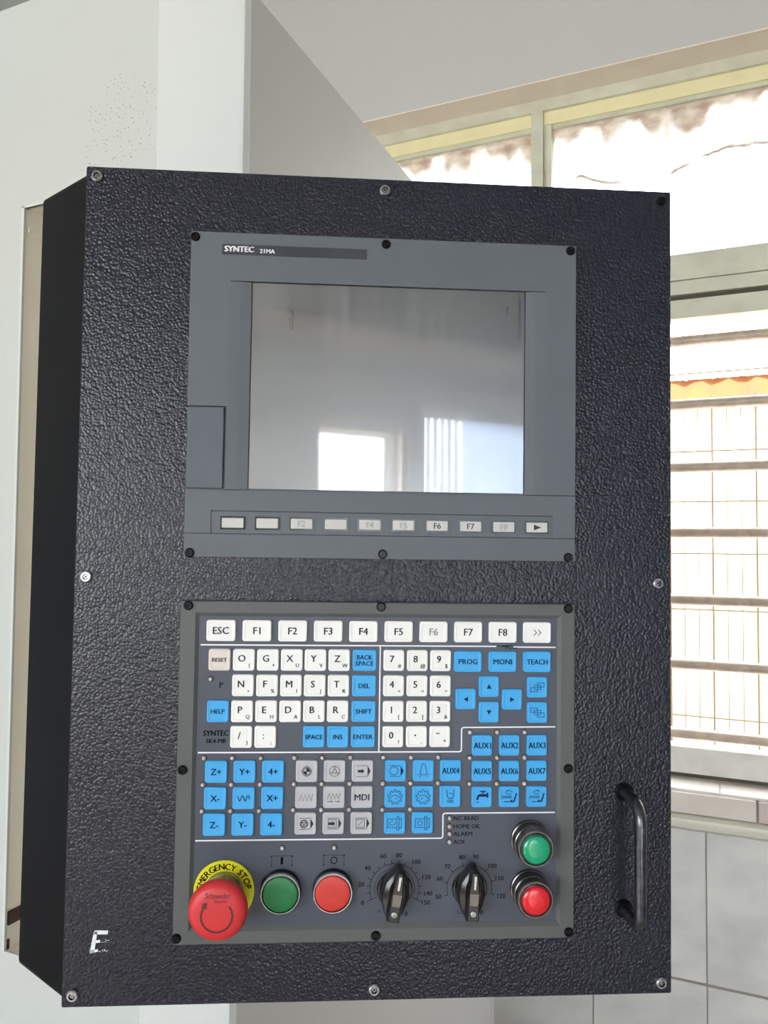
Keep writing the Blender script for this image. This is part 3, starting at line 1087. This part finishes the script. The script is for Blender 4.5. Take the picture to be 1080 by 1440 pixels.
for r, row in enumerate([[('7', '#'), ('8', '@'), ('9', '$')], [('4', '<'), ('5', '='), ('6', '>')], [('1', '['), ('2', ']'), ('3', '&')],
                         [('0', '?'), ('.', ','), ('-', '+')]]):
    for c, (a, b) in enumerate(row):
        if a == '.':
            d = MB().poly([(-1.6, .6), (-.4, .6), (-.4, 1.8), (-1.6, 1.8)], YT).text(b, 3.6, -3.4, 2.8, YT)
        elif a == '-':
            d = MB().poly([(-3, 2.2), (-.4, 2.2), (-.4, 2.9), (-3, 2.9)], YT).text(b, 3.6, -3.0, 3, YT)
        else:
            d = dual(a, b)
        add_key(11.1 + 17.9 * c, RZ[r] - .05, 15.8, 15.8, 'white_key', d, 'ink_grey')
for i, s in enumerate(['PROG', 'MONI', 'TEACH']):
    add_key(67.9 + 26.8 * i, -60.3, 21.6, 15.8, 'blue_key', T(s, 3.9, 16), 'ink_navy')
for x, z, ang in [(84.3, -79.2, 90), (66.5, -88.7, 180), (102.2, -88.9, 0), (84.4, -98.6, -90)]:
    t = math.radians(ang)
    tri = [(math.cos(t) * p - math.sin(t) * q, math.sin(t) * p + math.cos(t) * q) for p, q in ((-1.6, -1.9), (1.9, 0), (-1.6, 1.9))]
    add_key(x, z, 15.6, 15.8, 'blue_key', MB().poly(tri, YT), 'ink_navy')
W_ = .38


def rec(m, x0, x1, z0, z1, w=W_):
    m.stroke([(x0, z0), (x1, z0), (x1, z1), (x0, z1)], w, YT, True)
    return m


def pages(up):
    m = MB()
    s = 1 if up else -1
    for k in (-1, 0, 1):
        cx, cz = k * 2.6, k * 1.8 * s
        m.stroke([(cx - 2.6, cz - 1.6), (cx + 2.6, cz - 1.6), (cx + 2.6, cz + 1.6), (cx - 2.6, cz + 1.6)], W_, YT, True)
    return m


add_key(121.8, -79.6, 15.6, 15.8, 'blue_key', pages(True), 'ink_navy')
add_key(121.9, -98.8, 15.6, 15.8, 'blue_key', pages(False), 'ink_navy')

# keys with a small lamp at their upper corner
led_m = MB()
led_m.lathe([(2.3, 0), (2.1, -.5)], 14, mi=1)
led_m.lathe([(1.75, -.3), (1.7, -1.1), (1.3, -2.0), (.65, -2.5), (.1, -2.6)], 14)
led_m = led_m.mesh('indicator_lamp', [M['led'], M['led_dark']], .001, True)


def lamp(x, z, label=None):
    return link('indicator_lamp', led_m, oper, mm((x - OO[0], YS + .05, z - OO[2])), label=label)


def with_lamp(x, z, w, m, lg, ink):
    add_key(x, z, w, w, m, lg, ink)
    lamp(x - 9.3, z + 9.6)


JX, JZ = [-120.6, -99.6, -78.4], [-142.6, -162.1, -181.5]
wave = MB().stroke([(-4.4 + 8.8 * k / 24, 2.0 * math.cos(2 * PI * k / 24 * 2.2 + .6)) for k in range(25)], .55, YT)
jog = [[T('Z+', 4.6), T('Y+', 4.6), T('4+', 4.6)], [T('X-', 4.6), wave, T('X+', 4.6)], [T('Z-', 4.6), T('Y-', 4.6), T('4-', 4.6)]]
for r in range(3):
    for c in range(3):
        with_lamp(JX[c] - .3 * r, JZ[r], 16.4, 'blue_key', jog[r][c], 'ink_navy')


def circle(m, cx, cz, r, w=W_, a0=0, a1=360):
    m.stroke(arc(cx, cz, r, a0, a1, 20), w, YT)
    return m


def zigzag(y0, h, n, x0, x1, w=W_):
    return MB().stroke([(x0 + (x1 - x0) * k / n, y0 + (h if k % 2 else -h)) for k in range(n + 1)], w, YT)


def tri_tail(m, x=4.0):
    m.poly([(x - .2, -4.0), (x + 2.0, 0), (x - .2, 4.0)], YT)
    m.stroke([(-4.6, 4.0), (x - .2, 4.0)], W_, YT)
    m.stroke([(-4.6, -4.0), (x - .2, -4.0)], W_, YT)
    return m


def fat_arrow(m, cx=-1.2):
    m.poly([(cx - 2.4, -1.0), (cx + .6, -1.0), (cx + .6, -2.0), (cx + 2.6, 0), (cx + .6, 2.0), (cx + .6, 1.0), (cx - 2.4, 1.0)], YT)
    return m


home = MB()
circle(home, 0, 0, 3.4, .5)
circle(home, 0, 0, 2.5, W_)
for a0 in (0, 180):
    home.poly([(0, 0)] + arc(0, 0, 2.5, a0, a0 + 90, 6), YT)
home.stroke([(-4.2, 0), (4.2, 0)], .3, YT)
home.stroke([(0, -4.2), (0, 4.6)], .3, YT)
mpg = MB()
circle(mpg, 0, 0, 3.8)
circle(mpg, 0, 0, 1.4)
for a0 in (90, 210, 330):
    t = math.radians(a0)
    for d in (-.35, .35):
        mpg.stroke([(1.4 * math.cos(t) - d * math.sin(t), 1.4 * math.sin(t) + d * math.cos(t)), (3.8 * math.cos(t) - d * math.sin(t), 3.8 * math.sin(t) + d * math.cos(t))], .3, YT)
autok = tri_tail(fat_arrow(MB()))
rapid = zigzag(.9, 2.0, 7, -5, 4.6)
rapid.stroke([(-5, -3.0), (-2.4, -3.0)], .35, YT).poly([(-2.4, -3.7), (-.8, -3.0), (-2.4, -2.3)], YT)
rapid.stroke([(0.2, -3.0), (3.0, -3.0)], .35, YT).poly([(3.0, -3.7), (4.6, -3.0), (3.0, -2.3)], YT)
edit = MB()
circle(edit, -1.1, 0, 2.9)
circle(edit, -1.1, 0, 2.3)
edit.stroke([(-2.6, 1.0), (.4, 1.0), (-1.1, -1.6)], W_, YT, True)
tri_tail(edit)
single = fat_arrow(rec(MB(), -4.0, 2.2, -2.9, 2.9))
tri_tail(single)
skip = rec(MB(), -4.0, 2.2, -2.9, 2.9)
skip.stroke([(-2.4, -1.6), (.8, 1.7)], W_, YT)
tri_tail(skip)
GX, GZ = [-53.4, -32.5, -11.5], [-142.5, -161.9, -181.2]
grid = [[home, mpg, autok], [zigzag(0, 2.5, 7, -5, 5), rapid, T('MDI', 4.6)], [edit, single, skip]]
for r in range(3):
    for c in range(3):
        with_lamp(GX[c] - .15 * r, GZ[r], 16.2, 'grey_key', grid[r][c], 'ink_grey')
cyc = MB()
circle(cyc, -1.4, .2, 3.1)
tri_tail(cyc)
bulb = MB()
bulb.stroke(arc(0, -.4, 2.6, 230, -50, 16)[::-1] and [(-1.3, 4.6), (-1.6, 2.0), (-2.6, -.4), (-2.1, -2.0), (-.8, -2.9), (.8, -2.9), (2.1, -2.0), (2.6, -.4), (1.6, 2.0), (1.3, 4.6), (0, 5.0)], W_, YT, True)
for x0, x1, z0, z1 in ((-3.0, -4.6, -2.2, -3.0), (-2.0, -3.0, -3.2, -4.6), (2.0, 3.0, -3.2, -4.6), (3.0, 4.6, -2.2, -3.0)):
    bulb.stroke([(x0, z0), (x1, z1)], W_, YT)


def gear(cw):
    m = MB()
    pts = []
    for k in range(9):
        for dr, da in ((4.0, -13), (5.4, -8), (5.4, 8), (4.0, 13)):
            t = math.radians(k * 40 + 90 + da)
            pts.append((dr * math.cos(t), dr * math.sin(t)))
    m.stroke(pts, W_, YT, True)
    m.stroke([(2.9 * math.cos(math.radians(a_)), 1.3 * math.sin(math.radians(a_))) for a_ in range(-35, 200, 15)], W_, YT)
    s = 1 if cw else -1
    m.poly([(s * .3, -1.3), (s * 1.7, -1.9), (s * .6, -.5)][::s], YT)
    return m


nozzle = MB()
nozzle.stroke([(-2.8, 5.2), (-2.5, .6), (-1.4, -1.2), (1.4, -1.2), (2.5, .6), (2.8, 5.2)], .5, YT)
nozzle.stroke([(-1.2, 2.4), (2.6, 2.4)], W_, YT)
for k in range(5):
    nozzle.stroke([(-2.0 + k, -2.2), (-2.0 + k, -4.6)], .4, YT)


def chuck(kind):
    m = rec(MB(), -5.4, 1.6, -3.2, 3.2)
    rec(m, 1.6, 3.2, -4.8, 4.8)
    rec(m, 3.2, 5.2, -3.4, 3.4)
    if kind:
        m.stroke([(-1.9 + 2.4 * math.cos(math.radians(a_)), 1.2 * math.sin(math.radians(a_))) for a_ in range(120, 420, 20)], W_, YT)
        m.poly([(-2.6, 1.0), (-1.2, 1.4), (-2.4, 2.1)], YT)
    else:
        circle(m, -1.9, 0, 1.8)
    return m


BX, BZ = [13.5, 34.6, 55.4], [-142.5, -161.9, -181.4]
for r, row in enumerate([[cyc, bulb, T('AUX4', 4.4, 13)], [gear(True), gear(False), nozzle], [chuck(True), chuck(False)]]):
    for c, lg in enumerate(row):
        with_lamp(BX[c] - .1 * r, BZ[r], 16.0, 'blue_key', lg, 'ink_navy')
faucet = MB()
faucet.poly([(-1.6, 4.0), (3.0, 4.0), (3.0, 4.8), (-1.6, 4.8)], YT)
faucet.poly([(.2, 2.6), (1.2, 2.6), (1.2, 4.0), (.2, 4.0)], YT)
faucet.poly([(-2.2, .4), (3.6, .4), (3.6, 2.4), (-1.4, 2.4), (-3.4, 1.6), (-4.4, -2.0), (-2.8, -2.0)], YT)
faucet.poly([(3.6, -.4), (4.9, -.4), (4.9, 3.4), (3.6, 3.4)], YT)
faucet.stroke([(-4.6, -3.8), (-2.2, -3.8)], W_, YT)


def conveyor(cw):
    m = MB()
    m.stroke([(-.2 + 2.6 * math.cos(math.radians(a_)), 3.6 + 1.3 * math.sin(math.radians(a_))) for a_ in range(0, 330, 20)], W_, YT)
    s = 1 if cw else -1
    m.poly([(-.2 + s * .4, 4.3), (-.2 + s * 2.0, 4.6), (-.2 + s * .6, 5.6)][::s], YT)
    zz = zigzag(0, 1.0, 12, -5.6, 1.8, .45)
    m.add(zz.v, zz.f)
    m.poly([(-4.0, -3.2), (3.0, -3.2), (5.2, 3.0), (6.2, 3.0), (4.0, -2.4 - 1.4), (-4.0, -3.8)][::-1], YT)
    m.poly([(1.0, -2.0), (2.6, -2.6), (2.6, -3.4), (1.0, -3.4)][::-1], YT)
    return m


XX, XZ = [79.5, 100.5, 121.8], [-123.7, -143.0, -162.5]
for r, row in enumerate([['AUX1', 'AUX2', 'AUX3'], ['AUX5', 'AUX6', 'AUX7'], [faucet, conveyor(False), conveyor(True)]]):
    for c, lg in enumerate(row):
        with_lamp(XX[c], XZ[r], 15.6, 'blue_key', T(lg, 4.4, 13.2) if isinstance(lg, str) else lg, 'ink_navy')

# status lamps, loose lamps, panel print
for z in (-178.7, -184.8, -190.4, -196.4):
    lamp(55.4, z, 'clear status lamp in the column of four')
lamp(-70.5, -199.6)
lamp(-31.8, -199.8)
lamp(-126.3, -74.4)
pt = MB()
for s, z, w in (('NC READ', -178.9, 19), ('HOME OK', -185.0, 20), ('ALARM', -190.6, 15), ('AUX', -196.6, 8.6)):
    link('lettering', MB().text(s, 58.6, z, 3.1, YS, width=w, align='L').mesh('status_lettering', M['ink_black'], .001), sheet)
link('lettering', MB().text('P', -118.4, -78.9, 4.2, YS).mesh('lamp_letter', M['ink_black'], .001), sheet)
pt.text('SYNTEC', -121.6, -114.6, 3.9, YS, width=18.6, strike=.06)
pt.text('SK4-MB', -121.4, -120.4, 3.1, YS, width=15.4, strike=.06)


def bracket(cx, cz):
    pt = MB()
    for s in (-1, 1):
        pt.stroke([(cx + s * 7.6, cz - 3.6), (cx + s * 7.6, cz + 3.8), (cx, cz + 3.8)], .3, YS)
        pt.poly([(cx + s * 7.6 - .7, cz + 3.2), (cx + s * 7.6 + .7, cz + 3.2), (cx + s * 7.6, cz + 4.6)], YS - .01)
        pt.poly([(cx + s * 7.6 - .6, cz - 2.8), (cx + s * 7.6, cz - 4.2), (cx + s * 7.6 + .6, cz - 2.8)], YS - .01)
    return pt


link('lettering', pt.mesh('maker_lettering', M['ink_black'], .001), sheet)
pt = bracket(-70.8, -209.4)
pt.poly([(-71.7, -211.8), (-69.7, -211.8), (-69.7, -206.4), (-71.7, -206.4)], YS)
link('button_symbol', pt.mesh('button_symbol', M['ink_black'], .001), sheet)
pt = bracket(-31.9, -209.2)
pt.stroke(arc(-31.9, -209.2, 2.4, 0, 360, 20), .7, YS)
link('button_symbol', pt.mesh('button_symbol', M['ink_black'], .001), sheet)
pt = MB()
# dial scales
K1, K2 = (14.0, -230.8), (71.0, -231.0)
pt.stroke(arc(*K1, 18.6, 204, -26, 48), .38, YS)
pt.stroke(arc(*K1, 15.0, 196, -14, 40), .3, YS)
for k in range(16):
    t = math.radians(204 - 15.33 * k)
    r1 = 22.4 if k in (0, 15) else 21.2
    r0 = 15 if k in (0, 15) else 18.6
    pt.stroke([(K1[0] + r0 * math.cos(t), K1[1] + r0 * math.sin(t)), (K1[0] + r1 * math.cos(t), K1[1] + r1 * math.sin(t))], .45, YS)
pt.stroke(arc(*K2, 17.2, 197, -15, 48), .42, YS)
for k in range(8):
    t = math.radians(197 - 30.3 * k)
    pt.stroke([(K2[0] + 17.2 * math.cos(t), K2[1] + 17.2 * math.sin(t)), (K2[0] + 20 * math.cos(t), K2[1] + 20 * math.sin(t))], .45, YS)
for s, x, z in [('0', -9.9, -240.8), ('20', -11.1, -227.2), ('40', -6.5, -215.2), ('60', 5.2, -206.5), ('80', 17.2, -206.0), ('100', 30.6, -211.1),
                ('120', 38.2, -222.5), ('140', 39.6, -234.7), ('150', 38.0, -241.3), ('50', 47.5, -237.2), ('60', 48.4, -223.7), ('70', 54.0, -214.7),
                ('80', 65.1, -208.1), ('90', 75.7, -207.9), ('100', 88.6, -214.8), ('110', 94.0, -224.1), ('120', 95.6, -237.4)]:
    pt.text(s, x, z, 3.3, YS, bold=.002)
for x in (21.0, 78.6):
    pt.stroke([(x - 1.2, -250.6), (x + .9, -245.8)], .4, YS)
    pt.text('0', x + 2.0, -249.4, 3.3, YS, bold=.006)
pt.stroke([(1.6, -248.4), (2.6, -246.2), (3.8, -248.4)], .4, YS)
pt.stroke([(62.2, -246.6), (62.2, -249.8), (64.6, -249.8)], .4, YS)
link('dial_print', pt.mesh('dial_print', M['ink_black'], .001), sheet)


def flush_button(x, z, cap_mat, label):
    b = MB()
    b.lathe([(15.2, -3.8), (15.2, -7.0), (14.4, -9.6), (13.8, -10.0)], 48, x, z)
    o = opart('push_button', b, M['black_plastic'], label, True)
    r_ = MB().lathe([(14.9, -9.2), (14.9, -11.6), (14.3, -12.4), (13.6, -12.4), (13.2, -11.4)], 48, x, z, cap=False)
    link('bezel_ring', r_.mesh('bezel_ring', M['bezel_chrome'], .001, True), o)
    c = MB().lathe([(13.0, -9.8), (13.0, -11.8), (12.4, -12.6), (11.2, -13.0), (5, -12.9), (.1, -12.85)], 48, x, z)
    link('button_cap', c.mesh('button_cap', cap_mat, .001, True), o)
    return o


flush_button(-71.0, -230.2, M['green_cap'], 'dark green flush push button with a chrome ring')
flush_button(-32.4, -230.2, M['red_cap'], 'pale red flush push button with a chrome ring')


def lit_button(x, z, cap_mat, rim, ring_mat, label):
    b = MB()
    b.lathe([(14.6, -3.8), (14.6, -6.6), (13.8, -7.0), (13.6, -8.0), (13.9, -8.4), (13.9, -15.0), (13.2, -15.4), (13.2, -16.4), (13.8, -16.8), (13.8, -23.2), (13.2, -24.0),
             (12.0, -24.0), (11.8, -22.0)], 48, x, z, cap=True)
    o = opart('push_button', b, ring_mat, label, True)
    r_ = MB().lathe([(11.7, -21.6), (11.5, -24.3), (10.6, -24.6)], 48, x, z)
    link('lens_rim', r_.mesh('lens_rim', rim, .001, True), o)
    c = MB().lathe([(10.0, -23.6), (9.8, -25.2), (8.9, -25.9), (5.0, -26.3), (.1, -26.4)], 48, x, z)
    link('lens', c.mesh('button_lens', cap_mat, .001, True), o)
    return o


lit_button(116.8, -195.0, M['green_lens'], M['lens_dark_g'], M['dark_chrome'], 'bright jade green raised push button')
lit_button(116.8, -231.9, M['red_lens'], M['lens_dark_r'], M['dark_chrome'], 'glossy red raised push button')

# emergency stop
EX, EZ = -112.9, -230.3
prof = [(13.4, -27.6), (18.6, -28.4), (20.3, -30.4), (20.9, -33.2), (20.5, -36.0), (19.2, -38.2), (17.0, -39.6), (13.0, -40.3), (7.0, -40.6), (.1, -40.7)]


def cap_y(x, z):
    r = math.hypot(x - EX, z - EZ)
    for (ra_, ya), (rb_, yb) in zip(prof[3:], prof[4:]):
        if rb_ <= r <= ra_:
            return yb + (ya - yb) * (r - rb_) / (ra_ - rb_) - .12
    return -40.8


cap = opart('emergency_stop', MB().lathe(prof, 64, EX, EZ), M['estop_red'], 'red mushroom emergency stop button on a yellow ring', True)
yr = MB().lathe([(22.4, -3.8), (22.4, -5.0), (22.0, -5.4), (13.0, -5.4)], 64, EX, EZ)
yo = link('label_ring', yr.mesh('label_ring', M['yellow'], .001, True), cap)
et = MB()
txt = 'EMERGENCY STOP'
wid = [(glyphs(ch)[2] if ch != ' ' else .35) + .18 for ch in txt]
tot = sum(wid)
acc = 0
for ch, w in zip(txt, wid):
    th = math.radians(175 - 171 * (acc + w / 2) / tot)
    acc += w
    if ch != ' ':
        et.text(ch, EX + 18.0 * math.cos(th), EZ + 18.0 * math.sin(th), 4.4, -5.46, rot=th - PI / 2, strike=.045)
link('lettering', et.mesh('ring_lettering', M['ink_black'], .001), cap)
nk = MB().lathe([(14.6, -5.4), (14.6, -7.4), (14.0, -8.2), (12.6, -8.4), (12.6, -16.0), (13.0, -16.4), (13.0, -27.8)], 48, EX, EZ, cap=False)
link('neck', nk.mesh('stop_neck', M['neck'], .001, True), cap)
ct = MB()
ct.text('Schneider', EX + .6, EZ + 12.4, 3.6, 0, width=17.5, bold=.012, fn=cap_y)
ct.text('Electric', EX + 2.6, EZ + 8.7, 2.0, 0, width=12.5, bold=.006, fn=cap_y)
ar = arc(EX, EZ - 1.6, 10.8, 142, 398, 40)
av = MB().stroke(ar, 1.5, 0)
ct.add([(x, cap_y(x, z), z) for x, _, z in av.v], av.f)
hd = MB().poly([(EX - 10.8, EZ + 4.0), (EX - 7.0, EZ + 3.4), (EX - 6.6, EZ + 7.8), (EX - 9.6, EZ + 7.6)], 0)
ct.add([(x, cap_y(x, z), z) for x, _, z in hd.v], hd.f)
link('cap_marking', ct.mesh('cap_marking', M['ink_red'], .001), cap)


# pointer knobs
def knob(cx, cz, deg, label):
    base = MB().lathe([(13.2, -3.8), (13.2, -5.0), (12.6, -6.0), (10, -6.0)], 40)
    o = link('rotary_knob', None, oper)
    t = math.radians(deg)

    def ol(s, up, dn, wm, wt, wb):
        return [(-wb, -dn), (wb, -dn), (wm * .9, -dn * .45), (wm, 0), (wm * .86, up * .42), (wt, up * .93), (wt * .4, up), (-wt * .4, up), (-wt, up * .93),
                (-wm * .86, up * .42), (-wm, 0), (-wm * .9, -dn * .45)]
    k = MB()
    k.lathe([(13.4, 0), (13.4, -1.2), (12.6, -2.0)], 40)
    k.prism([(ol(0, 19.5, 14.0, 11.2, 2.6, 6.4), -1.5), (ol(0, 20.5, 15.0, 10.8, 2.6, 6.2), -8.0), (ol(0, 19.5, 14.5, 9.4, 2.2, 5.6), -12.0), (ol(0, 17, 13.8, 6.2, 1.9, 5.0), -13.5)])
    k.prism([(ol(0, 20, 15.2, 5.4, 2.6, 5.2), -9), (ol(0, 20.6, 15.8, 4.8, 2.4, 4.8), -18.5), (ol(0, 20.0, 15.2, 4.2, 2.0, 4.3), -20.2), (ol(0, 19.0, 14.4, 3.4, 1.6, 3.6), -20.8)])
    me = k.mesh('rotary_knob', M['black_plastic'], .001, True)
    bpy.data.objects.remove(o)
    o = link('rotary_knob', me, oper, mm((cx - OO[0], YS, cz - OO[2])), label=label)
    o.rotation_euler = (0, t, 0)
    p = MB().prism([([(-.8, 7.5), (.8, 7.5), (1.0, 17.5), (-1.0, 17.5)], -20.7), ([(-.7, 7.7), (.7, 7.7), (.9, 17.3), (-.9, 17.3)], -21.1)])
    link('pointer_line', p.mesh('pointer_line', M['chrome'], .001), o)
    q = MB().prism([([(-3.2, -4.4), (3.2, -4.4), (3.6, 5.0), (-3.6, 5.0)], -20.6), ([(-2.9, -4.0), (2.9, -4.0), (3.3, 4.6), (-3.3, 4.6)], -21.0)])
    link('pointer_plate', q.mesh('pointer_plate', M['dark_chrome'], .001), o)
    s = link('screw', knob_screw, o, mm((-0.2, -20.6, -9.6)))
    return o


knob_screw = screw_mesh('knob_screw', 2.3, 1.2, M['chrome'], M['black_screw'])
knob(14.0, -230.8, 9, 'black pointer knob on the 0 to 150 scale')
knob(71.0, -231.0, 3, 'black pointer knob on the 50 to 120 scale')
for x, z in [(-143.8, -19.4), (0.8, -19.2), (145.6, -19.4), (-145.2, -141), (146.2, -141.4), (-146.8, -263.6), (0.2, -264.2), (147.1, -264.2)]:
    o = link('screw', sc_bk, oper, mm((x - OO[0], -5.6, z - OO[2])))
    o.rotation_euler = (0, random.uniform(0, 3), 0)
